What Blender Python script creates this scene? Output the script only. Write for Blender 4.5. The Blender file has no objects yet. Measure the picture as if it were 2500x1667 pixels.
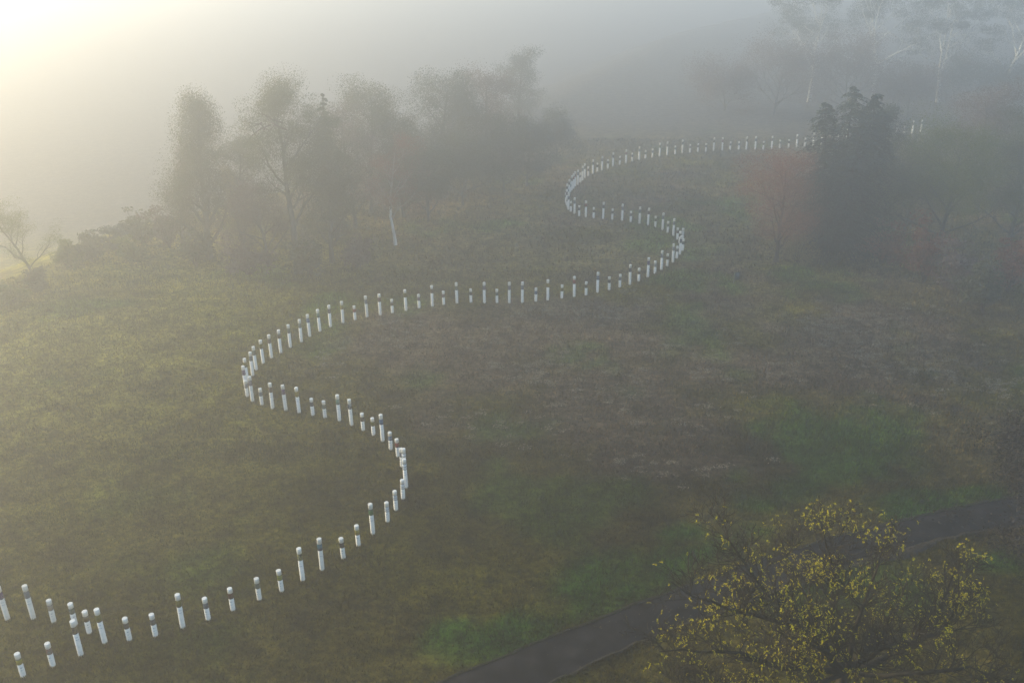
import bpy, math, random
import numpy as np
from mathutils import Vector, Matrix

S = bpy.context.scene
COL = S.collection
R = math.radians
rng = np.random.default_rng(7)
VB=0
SUN_E, SUN_A, SUN_S, SUN_ANG, SUN_C = 13, -67, 2.4, .5, (1.0, .87, .54)
SKY_S, EXPO = .15, 1.68
FOG_COL, FOG_D, FOG_G, FOG_TOP = (.89,.875,.89,1), .0058,.65,28.5

# ------------------------------------------------------------------ camera
F, PITCH, ROLL, H = 2233.4, 0.41986, -0.00885, 26.84      # focal length in photo pixels, tilt, roll, height in m
CX, CY = 1250.0, 833.5
fw = np.array([0, math.cos(PITCH), -math.sin(PITCH)])
_rt = np.array([1.0, 0, 0]); _up = np.cross(_rt, fw)
rt = math.cos(ROLL)*_rt + math.sin(ROLL)*_up
up = -math.sin(ROLL)*_rt + math.cos(ROLL)*_up
CAM = np.array([0, 0, H])

def at(x, y, z=0.0):
    """where the sight line through a photo pixel meets height z"""
    d = fw*F + rt*(x-CX) - up*(y-CY)
    t = (z-H)/d[2]
    p = CAM + t*d
    return float(p[0]), float(p[1])

def depth(p):
    return float((np.array([p[0], p[1], p[2] if len(p) > 2 else 0.0])-CAM) @ fw)

def height_for(x, y, z0, ypx):
    """height of a thing standing at x, y whose top reaches photo row ypx"""
    k = (CY-ypx)/F
    e0 = np.array([x, y, z0])-CAM
    # (e0+h*zz).up = k (e0+h*zz).fw
    return float((k*(e0 @ fw)-(e0 @ up))/(up[2]-k*fw[2]))

cam = bpy.data.cameras.new('camera'); co = bpy.data.objects.new('camera', cam); COL.objects.link(co)
m = Matrix.Identity(4)
for i in range(3):
    m[i][0] = rt[i]; m[i][1] = up[i]; m[i][2] = -fw[i]; m[i][3] = CAM[i]
co.matrix_world = m
cam.sensor_width = 36; cam.lens = F/2500*36; cam.clip_start = 0.5; cam.clip_end = 3000
S.camera = co

# ------------------------------------------------------------------ noise and colour fields (numpy)
_perm = np.random.default_rng(3).random((256, 256))
def vnoise(x, y):
    xi = np.floor(x).astype(int); yi = np.floor(y).astype(int)
    fx = x-xi; fy = y-yi
    fx = fx*fx*(3-2*fx); fy = fy*fy*(3-2*fy)
    a = _perm[xi % 256, yi % 256]; b = _perm[(xi+1) % 256, yi % 256]
    c = _perm[xi % 256, (yi+1) % 256]; d = _perm[(xi+1) % 256, (yi+1) % 256]
    return (a*(1-fx)+b*fx)*(1-fy)+(c*(1-fx)+d*fx)*fy
def fbm(x, y, s, o=4):
    v = 0; a = 0.5; t = 0
    for k in range(o):
        v = v+a*vnoise(x/s+17.3*k, y/s-9.1*k); t += a; s *= 0.5; a *= 0.55
    return v/t
def sstep(a, b, x):
    t = np.clip((x-a)/(b-a), 0, 1); return t*t*(3-2*t)

EDGE = np.array([at(-900, 1010), at(-300, 830), at(120, 672), at(450, 548), at(900, 440), at(1250, 330), at(1480, 190), at(1720, 70), at(2300, -60)])
def ridge_dist(x, y):
    """signed distance past the edge of the field (positive on the valley side)"""
    x = np.asarray(x, float); y = np.asarray(y, float)
    best = np.full(x.shape, 1e9); sg = np.zeros(x.shape)
    for k in range(len(EDGE)-1):
        ax, ay = EDGE[k]; dx, dy = EDGE[k+1]-EDGE[k]; L2 = dx*dx+dy*dy
        t = ((x-ax)*dx+(y-ay)*dy)/L2
        t = np.clip(t, -9 if k == 0 else 0, 9 if k == len(EDGE)-2 else 1)
        qx = x-ax-t*dx; qy = y-ay-t*dy; d = np.hypot(qx, qy); cr = dx*qy-dy*qx
        u = d < best; best = np.where(u, d, best); sg = np.where(u, np.sign(cr), sg)
    return best*sg
def zf(x, y):
    """ground height: an even field that falls away into a valley past its edge"""
    x = np.asarray(x, float); y = np.asarray(y, float)
    s = ridge_dist(x, y)+3*(fbm(x+50, y+9, 14, 3)-.5)
    d = np.clip(s-1.5, 0, None)
    return -18*(1-np.exp(-(d/34)**1.5))

# patches of greener turf and of pale heath, each an ellipse on the ground: photo point, radii in m, strength
def blob(px, py, rx, ry, rot=0, s=1.0):
    x, y = at(px, py); return (x, y, rx, ry, R(rot), s)
GREEN = [blob(1560, 1400, 5.5, 2.0, 18, 1), blob(1250, 1570, 3.6, 1.5, 24, 1), blob(1420, 1500, 3.5, 1.6, 20, .9), blob(1990, 1080, 4.6, 4.2, 0, .85),
         blob(1860, 1190, 3.2, 2.4, 30, .8), blob(2330, 1200, 4.2, 1.2, 12, 1), blob(1425, 885, 2.4, 2.6, 20, .55), blob(1240, 1035, 2.1, 1.9, 30, .6),
         blob(1710, 690, 3.4, 3.0, 0, .6), blob(2030, 715, 3.4, 3.2, 0, .5), blob(1640, 600, 5, 4, 0, .5), blob(2440, 1370, 1.8, 1.5, 0, .8),
         blob(1720, 1330, 2.4, 1.0, 15, .6), blob(1260, 1240, 1.8, 1.8, 30, .6), blob(2150, 1010, 2.0, 2.2, 0, .5)]
HEATH = [blob(1260, 900, 5, 5), blob(1170, 1000, 4, 3.5), blob(1520, 1010, 5, 4.5), blob(1800, 790, 9, 6), blob(2200, 900, 9, 5),
         blob(1500, 790, 9, 6), blob(1000, 830, 7, 6), blob(2420, 960, 5, 4), blob(1600, 1130, 4, 2.6), blob(1400, 950, 6, 5), blob(2080, 800, 8, 6), blob(1850, 900, 6, 4)]
def blobs(x, y, L):
    v = np.zeros_like(x)
    wx = x+2.6*(fbm(x+5, y-3, 4.5, 3)-.5)*2; wy = y+2.6*(fbm(x-31, y+44, 4.5, 3)-.5)*2
    for bx, by, rx, ry, r, s in L:
        u = (wx-bx)*math.cos(r)+(wy-by)*math.sin(r); w = -(wx-bx)*math.sin(r)+(wy-by)*math.cos(r)
        q = (u/rx)**2+(w/ry)**2
        v = np.maximum(v, s*(1-sstep(0.45, 1.5, q)))
    return v
C_OLIVE = np.array([.098, .078, .004]); C_STRAW = np.array([.118, .085, .014]); C_GREEN = np.array([.048, .108, .006])
C_HEATH = np.array([.112, .076, .038]); C_MAUVE = np.array([.110, .064, .046]); C_DARK = np.array([.052, .040, .004])
def ground_col(x, y):
    x = np.asarray(x, float); y = np.asarray(y, float)
    c = np.broadcast_to(C_OLIVE, x.shape+(3,)).copy()
    def mix(c, col, w): return c*(1-w[..., None])+col*w[..., None]
    c = mix(c, C_STRAW, sstep(.42, .68, fbm(x, y, 9))*.75)
    c = mix(c, C_DARK, sstep(.50, .72, fbm(x+91, y+13, 6))*.8)
    rgt = sstep(-14, 6, x+.25*(y-40))
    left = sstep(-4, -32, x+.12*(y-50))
    c = mix(c, np.array([.225, .19, .024]), left*(.35+.5*fbm(x-60, y+20, 7))*(.2+.8*sstep(28, 44, y)))  # yellow-green turf on the left, lightened to paint in the sunlit fog's glow
    c = mix(c, C_HEATH, np.clip(blobs(x, y, HEATH)*.9+rgt*sstep(34, 52, y)*.5, 0, 1)*sstep(.2, .5, fbm(x-7, y+70, 5)))
    c = mix(c, C_MAUVE, sstep(.55, .75, fbm(x+33, y-61, 12))*.6*sstep(60, 80, y))
    g = blobs(x, y, GREEN)*sstep(.22, .52, fbm(x+3, y+8, 2.2))
    g = np.maximum(g, .55*sstep(.62, .78, fbm(x-140, y+51, 7)))
    c = mix(c, C_GREEN, np.clip(g, 0, 1))
    c = c*(.7+.6*fbm(x, y, 1.8, 2))[..., None]*.84*(.62+.76*fbm(x+11, y-5, 4, 2))[..., None]
    c = c*(.84+.56*sstep(40, 80, y))[..., None]  # paler with distance: extra fog veil painted into the ground colour
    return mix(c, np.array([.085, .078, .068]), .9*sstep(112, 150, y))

# ------------------------------------------------------------------ mesh and property helpers
def mesh_obj(name, V, faces, mat, parent=None, smooth=False, cols=None, mats=None, mi=None):
    """V: n x 3 array; faces: list of int arrays (k x 3 or k x 4)"""
    me = bpy.data.meshes.new(name)
    V = np.asarray(V, np.float32)
    me.vertices.add(len(V)); me.vertices.foreach_set('co', V.ravel())
    ls = np.concatenate([f.ravel() for f in faces]).astype(np.int32)
    tot = np.concatenate([np.full(len(f), f.shape[1], np.int32) for f in faces])
    st = np.concatenate([[0], np.cumsum(tot)[:-1]]).astype(np.int32)
    me.loops.add(len(ls)); me.loops.foreach_set('vertex_index', ls)
    me.polygons.add(len(tot)); me.polygons.foreach_set('loop_start', st)
    if mi is not None: me.polygons.foreach_set('material_index', np.asarray(mi, np.int32))
    if smooth: me.polygons.foreach_set('use_smooth', np.ones(len(tot), bool))
    me.update(calc_edges=True)
    if cols is not None:
        a = me.color_attributes.new('tint', 'FLOAT_COLOR', 'POINT')
        a.data.foreach_set('color', np.concatenate([cols, np.ones((len(cols), 1))], 1).astype(np.float32).ravel())
    for mm in (mats or [mat]): me.materials.append(mm)
    o = bpy.data.objects.new(name, me); COL.objects.link(o)
    if parent is not None: o.parent = parent
    return o

def thing(name, label, cat, loc=(0, 0, 0), group=None):
    o = bpy.data.objects.new(name, None); COL.objects.link(o)
    o.location = loc; o.empty_display_size = 0.3
    o['label'] = label; o['category'] = cat
    if group: o['group'] = group
    return o
def stuff(o, label, cat):
    o['kind'] = 'stuff'; o['label'] = label; o['category'] = cat; return o
def struct(o, label, cat):
    o['kind'] = 'structure'; o['label'] = label; o['category'] = cat; return o

def tubes(polys, k=6):
    """polys: list of (pts n x 3, radii n). Returns V, quads"""
    Vs = []; Fs = []; base = 0
    ang = np.arange(k)*2*math.pi/k
    for pts, rad in polys:
        pts = np.asarray(pts, float); n = len(pts)
        t = np.gradient(pts, axis=0); t /= np.linalg.norm(t, axis=1)[:, None]+1e-9
        ref = np.array([0, 0, 1.0]) if abs(t[0][2]) < .9 else np.array([1.0, 0, 0])
        a = np.cross(t, ref); a /= np.linalg.norm(a, axis=1)[:, None]+1e-9
        b = np.cross(t, a)
        ring = pts[:, None, :]+np.asarray(rad)[:, None, None]*(a[:, None, :]*np.cos(ang)[None, :, None]+b[:, None, :]*np.sin(ang)[None, :, None])
        Vs.append(ring.reshape(-1, 3))
        i = np.arange(n-1)[:, None]*k; j = np.arange(k)[None, :]; j2 = (j+1) % k
        q = np.stack([i+j, i+j2, i+k+j2, i+k+j], -1).reshape(-1, 4)+base
        Fs.append(q); base += n*k
    return np.concatenate(Vs), np.concatenate(Fs)

def leaf_quads(C, L, W, rg, droop=0.0, D=None):
    """rhombic leaves at centres C with length L and width W, randomly turned (or along D)"""
    n = len(C)
    if D is None:
        D = rg.normal(size=(n, 3)); D[:, 2] = D[:, 2]*.6-droop
    D = D/(np.linalg.norm(D, axis=1)[:, None]+1e-9)
    N = rg.normal(size=(n, 3)); A = np.cross(D, N); A /= np.linalg.norm(A, axis=1)[:, None]+1e-9
    L = np.broadcast_to(L, n)[:, None]; W = np.broadcast_to(W, n)[:, None]
    V = np.stack([C-D*L/2, C+A*W/2-D*L*.08, C+D*L/2, C-A*W/2-D*L*.08], 1).reshape(-1, 3)
    return V, np.arange(4*n).reshape(n, 4)

# ------------------------------------------------------------------ materials
def nmat(name):
    m = bpy.data.materials.new(name); m.use_nodes = True
    nt = m.node_tree; b = nt.nodes['Principled BSDF']; b.inputs['Specular IOR Level'].default_value = .06
    return m, nt, b
def rampnode(nt, fac, stops):
    r = nt.nodes.new('ShaderNodeValToRGB'); e = r.color_ramp.elements
    while len(e) < len(stops): e.new(.5)
    for i, (p, c) in enumerate(stops):
        e[i].position = p; e[i].color = (*c, 1)
    nt.links.new(fac, r.inputs['Fac']); return r.outputs['Color']
def noise(nt, scale, detail=4, rough=.55, coord='Object'):
    tc = nt.nodes.new('ShaderNodeTexCoord'); n = nt.nodes.new('ShaderNodeTexNoise')
    n.inputs['Scale'].default_value = scale; n.inputs['Detail'].default_value = detail; n.inputs['Roughness'].default_value = rough
    nt.links.new(tc.outputs[coord], n.inputs['Vector']); return n.outputs['Fac']
def bump(nt, b, h, strength, dist):
    n = nt.nodes.new('ShaderNodeBump'); n.inputs['Strength'].default_value = strength; n.inputs['Distance'].default_value = dist
    nt.links.new(h, n.inputs['Height']); nt.links.new(n.outputs['Normal'], b.inputs['Normal'])

def mix_mul(nt, a, f):
    x = nt.nodes.new('ShaderNodeMix'); x.data_type = 'RGBA'; x.blend_type = 'MULTIPLY'; x.inputs['Factor'].default_value = 1
    nt.links.new(a, x.inputs[6]); nt.links.new(f, x.inputs[7]); return x.outputs[2]

def tint_mat(name, scales, rough=.9, bmp=None):
    """the tint stored in the mesh, broken up by noises of several sizes (scale, low, high)"""
    m, nt, b = nmat(name)
    a = nt.nodes.new('ShaderNodeAttribute'); a.attribute_name = 'tint'
    c = a.outputs['Color']
    for sc, lo, hi in scales:
        n = noise(nt, sc, 6, .68)
        c = mix_mul(nt, c, rampnode(nt, n, [(.34, (lo,)*3), (.66, (hi,)*3)]))
    nt.links.new(c, b.inputs['Base Color'])
    b.inputs['Roughness'].default_value = rough; b.inputs['Specular IOR Level'].default_value = .1
    if bmp: bump(nt, b, n, bmp[0], bmp[1])
    return m
M_GROUND = tint_mat('turf', [(.8, .5, 1.55), (3.0, .3, 1.8)], .95, (1.0, .2))
M_BLADE = tint_mat('grass blades', [(.8, .55, 1.5), (9.0, .5, 1.6)], .9)

def leaf_mat(name, cols, trans=.35, rough=.6):
    """leaf colours picked per leaf; a little light passes through"""
    m, nt, b = nmat(name)
    g = nt.nodes.new('ShaderNodeNewGeometry')
    c = rampnode(nt, g.outputs['Random Per Island'], [((i+.0)/max(1, len(cols)-1), cc) for i, cc in enumerate(cols)])
    nt.links.new(c, b.inputs['Base Color']); b.inputs['Roughness'].default_value = rough
    b.inputs['Specular IOR Level'].default_value = .2
    t = nt.nodes.new('ShaderNodeBsdfTranslucent'); nt.links.new(c, t.inputs['Color'])
    x = nt.nodes.new('ShaderNodeMixShader'); x.inputs[0].default_value = trans
    nt.links.new(b.outputs[0], x.inputs[1]); nt.links.new(t.outputs[0], x.inputs[2])
    nt.links.new(x.outputs[0], nt.nodes['Material Output'].inputs['Surface'])
    return m
L_EUC = leaf_mat('gum leaves', [(.055, .060, .028), (.085, .085, .040), (.12, .115, .060)])
L_GREY = leaf_mat('grey green leaves', [(.055, .065, .05), (.08, .09, .068), (.11, .115, .09)])
L_DARK = leaf_mat('dark conifer needles', [(.024, .034, .024), (.040, .050, .034), (.06, .066, .046)], .15)
L_RED = leaf_mat('reddish autumn leaves', [(.14, .050, .028), (.21, .076, .042), (.26, .12, .06)])
L_MAUVE = leaf_mat('brown mauve leaves', [(.11, .075, .060), (.15, .105, .085), (.18, .13, .105)])
L_YG = leaf_mat('yellow green leaves', [(.08, .10, .018), (.13, .14, .026), (.19, .18, .045)])
L_GOLD = leaf_mat('ochre leaves', [(.13, .10, .03), (.19, .145, .045), (.24, .19, .06)])
L_YELLOW = leaf_mat('bright yellow leaflets', [(.10, .11, .010), (.34, .34, .012), (.66, .58, .015), (.80, .56, .02), (.90, .78, .04)], .5, .5)
L_BROWN = leaf_mat('dry brown pods', [(.018, .013, .009), (.035, .023, .014), (.055, .036, .022)], .1)
L_TWIGLEAF = leaf_mat('withered leaves', [(.010, .008, .005), (.022, .016, .010), (.045, .034, .022)], .2)
L_TUSSOCK = leaf_mat('bleached grass', [(.15, .122, .082), (.22, .185, .125), (.31, .265, .19)], .2, .9)

def bark(name, a, c, scale=6, bs=.5):
    m, nt, b = nmat(name)
    tc = nt.nodes.new('ShaderNodeTexCoord'); mp = nt.nodes.new('ShaderNodeMapping'); mp.inputs['Scale'].default_value = (1, 1, .25)
    n = nt.nodes.new('ShaderNodeTexNoise'); n.inputs['Scale'].default_value = scale; n.inputs['Detail'].default_value = 5
    nt.links.new(tc.outputs['Object'], mp.inputs[0]); nt.links.new(mp.outputs[0], n.inputs['Vector'])
    nt.links.new(rampnode(nt, n.outputs['Fac'], [(.3, a), (.7, c)]), b.inputs['Base Color'])
    b.inputs['Roughness'].default_value = .9; b.inputs['Specular IOR Level'].default_value = .1; bump(nt, b, n.outputs['Fac'], bs, .03)
    return m
B_DARK = bark('dark bark', (.020, .016, .010), (.055, .044, .026))
B_GREY = bark('grey bark', (.07, .065, .055), (.13, .12, .10))
B_WHITE = bark('pale gum bark', (.38, .36, .32), (.68, .66, .60), 4, .2)
B_PALE = bark('weathered pale limbs', (.16, .145, .125), (.30, .28, .25), 4, .2)
B_BROWN = bark('brown bark', (.045, .032, .022), (.09, .066, .046))

# ------------------------------------------------------------------ ground
def axis(lo, a, b, hi, step, grow=1.16):
    v = list(np.arange(a, b+1e-6, step)); s = step; x = b; tail = []
    while x < hi: s *= grow; x += s; tail.append(min(x, hi))
    s = step; x = a; head = []
    while x > lo: s *= grow; x -= s; head.append(max(x, lo))
    return np.array(head[::-1]+v+tail)
gx = axis(-640, -75, 95, 640, .7); gy = axis(-140, 16, 175, 900, .7)
X, Y = np.meshgrid(gx, gy)
nx, ny = len(gx), len(gy)
Zg = zf(X, Y)+.10*(fbm(X, Y, 1.6, 3)-.5)
V = np.stack([X, Y, Zg], -1).reshape(-1, 3)
i = np.arange(ny-1)[:, None]*nx+np.arange(nx-1)[None, :]
Q = np.stack([i, i+1, i+1+nx, i+nx], -1).reshape(-1, 4)
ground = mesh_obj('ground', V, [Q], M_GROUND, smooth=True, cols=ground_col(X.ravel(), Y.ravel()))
struct(ground, 'wide field of olive turf, brown heath and green patches under fog', 'ground')

# the asphalt path, read off its two edges
FAR_E = [(900, 1735), (1069, 1667), (1228, 1604), (1432, 1520), (1650, 1440), (1712, 1417), (1900, 1352), (2095, 1295), (2350, 1236), (2500, 1208), (2700, 1172), (2950, 1132)]
NEAR_E = [(1215, 1735), (1351, 1667), (1458, 1614), (1560, 1571), (1660, 1532), (1800, 1481), (1980, 1414), (2197, 1343), (2330, 1312), (2500, 1285), (2700, 1255), (2950, 1222)]
def densify(L, n=160):
    P = np.array([at(*p) for p in L]); d = np.concatenate([[0], np.cumsum(np.linalg.norm(np.diff(P, axis=0), axis=1))])
    t = np.linspace(0, d[-1], n)
    q = np.stack([np.interp(t, d, P[:, k]) for k in (0, 1)], 1)
    ker = np.ones(15)/15
    for k in (0, 1):
        pad = np.concatenate([2*q[0, k]-q[1:8, k][::-1], q[:, k], 2*q[-1, k]-q[-8:-1, k][::-1]])
        q[:, k] = np.convolve(pad, ker, 'valid')
    return q
pf = densify(FAR_E); pn = densify(NEAR_E)
jit = lambda s: np.stack([(fbm(np.arange(160)*1.0, np.full(160, s), 3, 3)-.5)*.28]*2, 1)
pf_j = pf+jit(3.)*np.array([.3, 1]); pn_j = pn+jit(9.)*np.array([.3, 1])
def ribbon(name, a, b, z, mat, steps=6, drop=.06):
    t = np.linspace(0, 1, steps)
    P = a[:, None, :]*(1-t)[None, :, None]+b[:, None, :]*t[None, :, None]
    zz = np.full(P.shape[:2], z); zz[:, 0] = z-drop; zz[:, -1] = z-drop
    P[:, 0] = P[:, 1]+(P[:, 0]-P[:, 1])*1.0
    Vv = np.concatenate([P, zz[..., None]], -1).reshape(-1, 3); n = len(a)
    i = np.arange(n-1)[:, None]*steps+np.arange(steps-1)[None, :]
    Qq = np.stack([i, i+steps, i+steps+1, i+1], -1).reshape(-1, 4)
    return mesh_obj(name, Vv, [Qq], mat, smooth=True)
m, nt, b = nmat('asphalt')
n1 = noise(nt, 1.1, 5, .6); n2 = noise(nt, 60, 2, .6)
c1 = rampnode(nt, n1, [(.32, (.009, .009, .009)), (.5, (.018, .017, .0165)), (.7, (.036, .030, .027))])
c2 = rampnode(nt, n2, [(.3, (.7,)*3), (.7, (1.35,)*3)])
nt.links.new(mix_mul(nt, c1, c2), b.inputs['Base Color']); b.inputs['Roughness'].default_value = .95; b.inputs['Specular IOR Level'].default_value = .03; bump(nt, b, n2, .3, .01)
M_ASPH = m
m, nt, b = nmat('gravel verge')
n1 = noise(nt, 3, 6, .7)
nt.links.new(rampnode(nt, n1, [(.3, (.035, .028, .020)), (.6, (.062, .049, .036)), (.8, (.085, .068, .052))]), b.inputs['Base Color']); b.inputs['Roughness'].default_value = .95; bump(nt, b, n1, .7, .04)
M_GRAV = m
struct(ribbon('path', pf_j, pn_j, .075, M_ASPH, 8), 'dark asphalt path crossing the lower right', 'path')
out_n = (pn-pf)/np.linalg.norm(pn-pf, axis=1)[:, None]
wv = (.03+.30*np.clip(sstep(.55, .8, fbm(np.arange(160)*1.0, np.full(160, 40.), 7, 4)), 0, 1)+.55*np.exp(-((pn[:, 0]-at(2190, 1345)[0])/1.9)**2)*(.6+.8*fbm(np.arange(160)*1.0, np.full(160, 4.), 3, 3)))[:, None]
struct(ribbon('gravel_verge', pn_j-out_n*.16, pn_j+out_n*wv, .082, M_GRAV, 6, .07), 'pale gravel strip worn along the near edge of the asphalt path', 'verge')
wv2 = (.06+.10*fbm(np.arange(160)*1.0, np.full(160, 77.), 6, 3))[:, None]
struct(ribbon('grass_verge', pf_j+out_n*.05, pf_j-out_n*wv2, .083, M_GRAV, 5, .07), 'thin dry edging along the far side of the asphalt path', 'verge')

def on_path(x, y):
    """True inside the strip between the two path edges"""
    d = np.interp(x, pf[:, 0], pf[:, 1]); e = np.interp(x, pn[:, 0], pn[:, 1])
    return (y < d+.02) & (y > e-.12) & (x > pf[:, 0].min())

POLES = [
('s',58.7,1654.6), ('s',131.1,1629.9), ('t',199.2,1603.5), ('t',20.4,1515.8), ('t',83.4,1514.0),
('s',132.8,1521.2), ('s',185.0,1529.5), ('s',219.7,1548.5), ('t',257.6,1572.8), ('s',317.6,1566.0),
('s',381.4,1556.7), ('t',447.5,1535.4), ('s',509.7,1516.3), ('s',569.8,1493.3), ('s',634.5,1467.2),
('s',688.9,1446.7), ('t',740.1,1420.6), ('t',787.3,1394.7), ('s',839.2,1366.6), ('s',875.9,1335.7),
('t',911.3,1307.0), ('s',947.0,1276.9), ('s',967.3,1248.5), ('s',984.6,1221.2), ('t',992.0,1193.9),
('t',989.5,1167.0), ('s',982.4,1142.1), ('s',972.2,1118.2), ('s',954.7,1100.8), ('t',934.9,1080.3),
('s',912.6,1065.8), ('s',887.2,1053.9), ('t',859.0,1041.5), ('t',829.2,1030.0), ('s',793.9,1022.9),
('s',764.5,1016.5), ('t',730.9,1010.5), ('t',698.6,1005.0), ('t',666.2,1000.0), ('s',640.0,991.4),
('t',617.3,982.9), ('s',604.4,971.0), ('t',602.0,956.0), ('t',605.0,937.0), ('t',617.7,920.6),
('t',626.2,906.3), ('t',643.4,890.2), ('t',663.5,876.6), ('t',686.0,864.0), ('t',709.5,851.0),
('t',736.2,837.6), ('t',756.7,824.5), ('t',781.7,811.6), ('t',807.4,800.7), ('t',837.9,791.1),
('s',867.4,783.5), ('t',896.7,777.0), ('t',928.7,772.4), ('s',958.4,766.8), ('t',991.6,760.7),
('s',1023.5,754.5), ('t',1055.8,750.3), ('s',1083.6,746.5), ('t',1115.9,743.1), ('s',1150.0,740.9),
('t',1182.7,742.1), ('s',1213.3,741.6), ('t',1243.6,742.3), ('t',1275.1,741.2), ('s',1308.1,738.3),
('t',1337.4,735.8), ('s',1371.4,731.0), ('t',1401.7,727.0), ('s',1430.7,722.9), ('t',1458.4,716.7),
('s',1486.9,710.4), ('s',1512.9,703.8), ('t',1537.3,697.1), ('s',1559.0,688.5), ('t',1581.2,679.3),
('s',1598.7,670.6), ('t',1614.3,661.4), ('s',1628.4,652.3), ('t',1642.4,643.5), ('s',1651.9,633.1),
('t',1659.6,623.6), ('s',1666.2,614.5), ('t',1664.5,603.5), ('s',1658.8,595.5), ('s',1653.6,586.8),
('t',1643.4,578.3), ('s',1629.6,570.3), ('t',1617.0,563.8), ('s',1599.5,557.2), ('t',1581.6,551.5),
('t',1560.8,548.3), ('s',1539.5,544.2), ('t',1518.6,541.0), ('s',1494.4,538.3), ('t',1472.1,536.6),
('s',1448.8,535.0), ('t',1429.9,532.5), ('s',1413.5,529.9), ('t',1402.4,524.6), ('s',1393.3,519.3),
('t',1387.2,514.4), ('s',1385.0,507.8), ('t',1383.3,502.8), ('s',1381.6,497.4), ('t',1384.0,489.0),
('s',1386.5,483.0), ('t',1389.8,477.0), ('s',1392.5,471.2), ('t',1395.7,467.2), ('t',1399.9,463.0),
('t',1404.2,457.2), ('t',1410.2,453.1), ('s',1416.8,447.7), ('t',1422.0,442.7), ('t',1427.6,436.9),
('s',1436.1,431.9), ('t',1447.0,426.4), ('s',1458.0,422.2), ('t',1469.4,417.9), ('s',1483.7,413.1),
('t',1496.0,408.5), ('s',1512.7,404.6), ('t',1527.9,400.9), ('s',1543.0,396.6), ('t',1559.7,392.9),
('s',1575.2,390.2), ('s',1592.2,386.4), ('t',1609.8,383.5), ('t',1628.3,380.5), ('s',1647.6,378.7),
('t',1665.3,375.5), ('s',1683.8,374.5), ('s',1703.0,373.0), ('s',1722.5,372.5), ('t',1741.8,370.1),
('t',1762.8,369.6), ('s',1782.1,368.4), ('s',1803.0,367.9), ('t',1821.4,367.6), ('t',1843.0,367.1),
('s',1862.8,367.1), ('t',1883.2,365.9), ('s',1903.2,364.0), ('s',1924.4,362.8)]

# grass blades: many thin leaning blades, denser close by
def scatter(n, lo, hi, rg):
    y = lo+(hi-lo)*rg.random(n)**.9
    half = 1.12*(1250/F)*(np.sqrt(y*y+H*H))+1
    x = (rg.random(n)*2-1)*half
    k = (ridge_dist(x, y) < 3) & ~on_path(x, y)
    return x[k], y[k]
def blades(x, y, h, w, rg, cols, lean=.55):
    n = len(x); z = zf(x, y)+.01
    a = rg.random(n)*2*math.pi; l = rg.random(n)*lean
    d = np.stack([np.cos(a)*l, np.sin(a)*l, np.ones(n)], 1)*h[:, None]
    b = rg.random(n)*2*math.pi; s = np.stack([np.cos(b), np.sin(b), np.zeros(n)], 1)*w[:, None]*.5
    P = np.stack([x, y, z], 1)
    Vv = np.stack([P-s, P+s, P+d], 1).reshape(-1, 3)
    return Vv, np.arange(3*n).reshape(n, 3), np.repeat(cols, 3, 0)
parts = []
for n, lo, hi, hh, ww in ((200000, 23, 46, .12, .040), (150000, 44, 75, .16, .07), (90000, 72, 130, .22, .12)):
    x, y = scatter(n, lo, hi, rng)
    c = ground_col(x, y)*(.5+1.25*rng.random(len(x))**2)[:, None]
    g = np.clip((c[:, 1]-c[:, 0])*30, 0, 1)
    h = hh*(.5+rng.random(len(x)))*(1+.5*g)*(.5+1.1*fbm(x, y, 1.3, 2)); w = ww*(.6+.8*rng.random(len(x)))
    parts.append(blades(x, y, h, w, rng, c))
fx_, fy_ = [], []
for kind, bx, by in POLES:
    x0, y0 = at(bx, by); a = rng.random(46)*6.283; r_ = .10+.14*rng.random(46)**1.5
    fx_.append(x0+np.cos(a)*r_); fy_.append(y0+.09+np.sin(a)*r_)
fx_ = np.concatenate(fx_); fy_ = np.concatenate(fy_)
for ed, sg in ((pf_j, -1), (pn_j, 1)):
    q = rng.integers(0, 159, 5200); u = rng.random(5200)[:, None]
    p = ed[q]*(1-u)+ed[q+1]*u+out_n[q]*sg*(rng.normal(size=5200)*.07+.05-.12*(fbm(q*1.0, q*0+3.0+sg, 4, 3)-.5))[:, None]
    parts.append(blades(p[:, 0], p[:, 1], .06+.10*rng.random(5200), .03+.03*rng.random(5200), rng, ground_col(p[:, 0], p[:, 1])*(.5+1.0*rng.random(5200))[:, None], 1.0))
parts.append(blades(fx_, fy_, .06+.13*rng.random(len(fx_)), .03+.03*rng.random(len(fx_)), rng, ground_col(fx_, fy_)*(.25+1.0*rng.random(len(fx_)))[:, None]))
off = 0; Vs = []; Fs = []; Cs = []
for v, f, c in parts:
    Vs.append(v); Fs.append(f+off); Cs.append(c); off += len(v)
stuff(mesh_obj('grass', np.concatenate(Vs), [np.concatenate(Fs)], M_BLADE, cols=np.concatenate(Cs)), 'short olive and green grass covering the field', 'grass')

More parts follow.
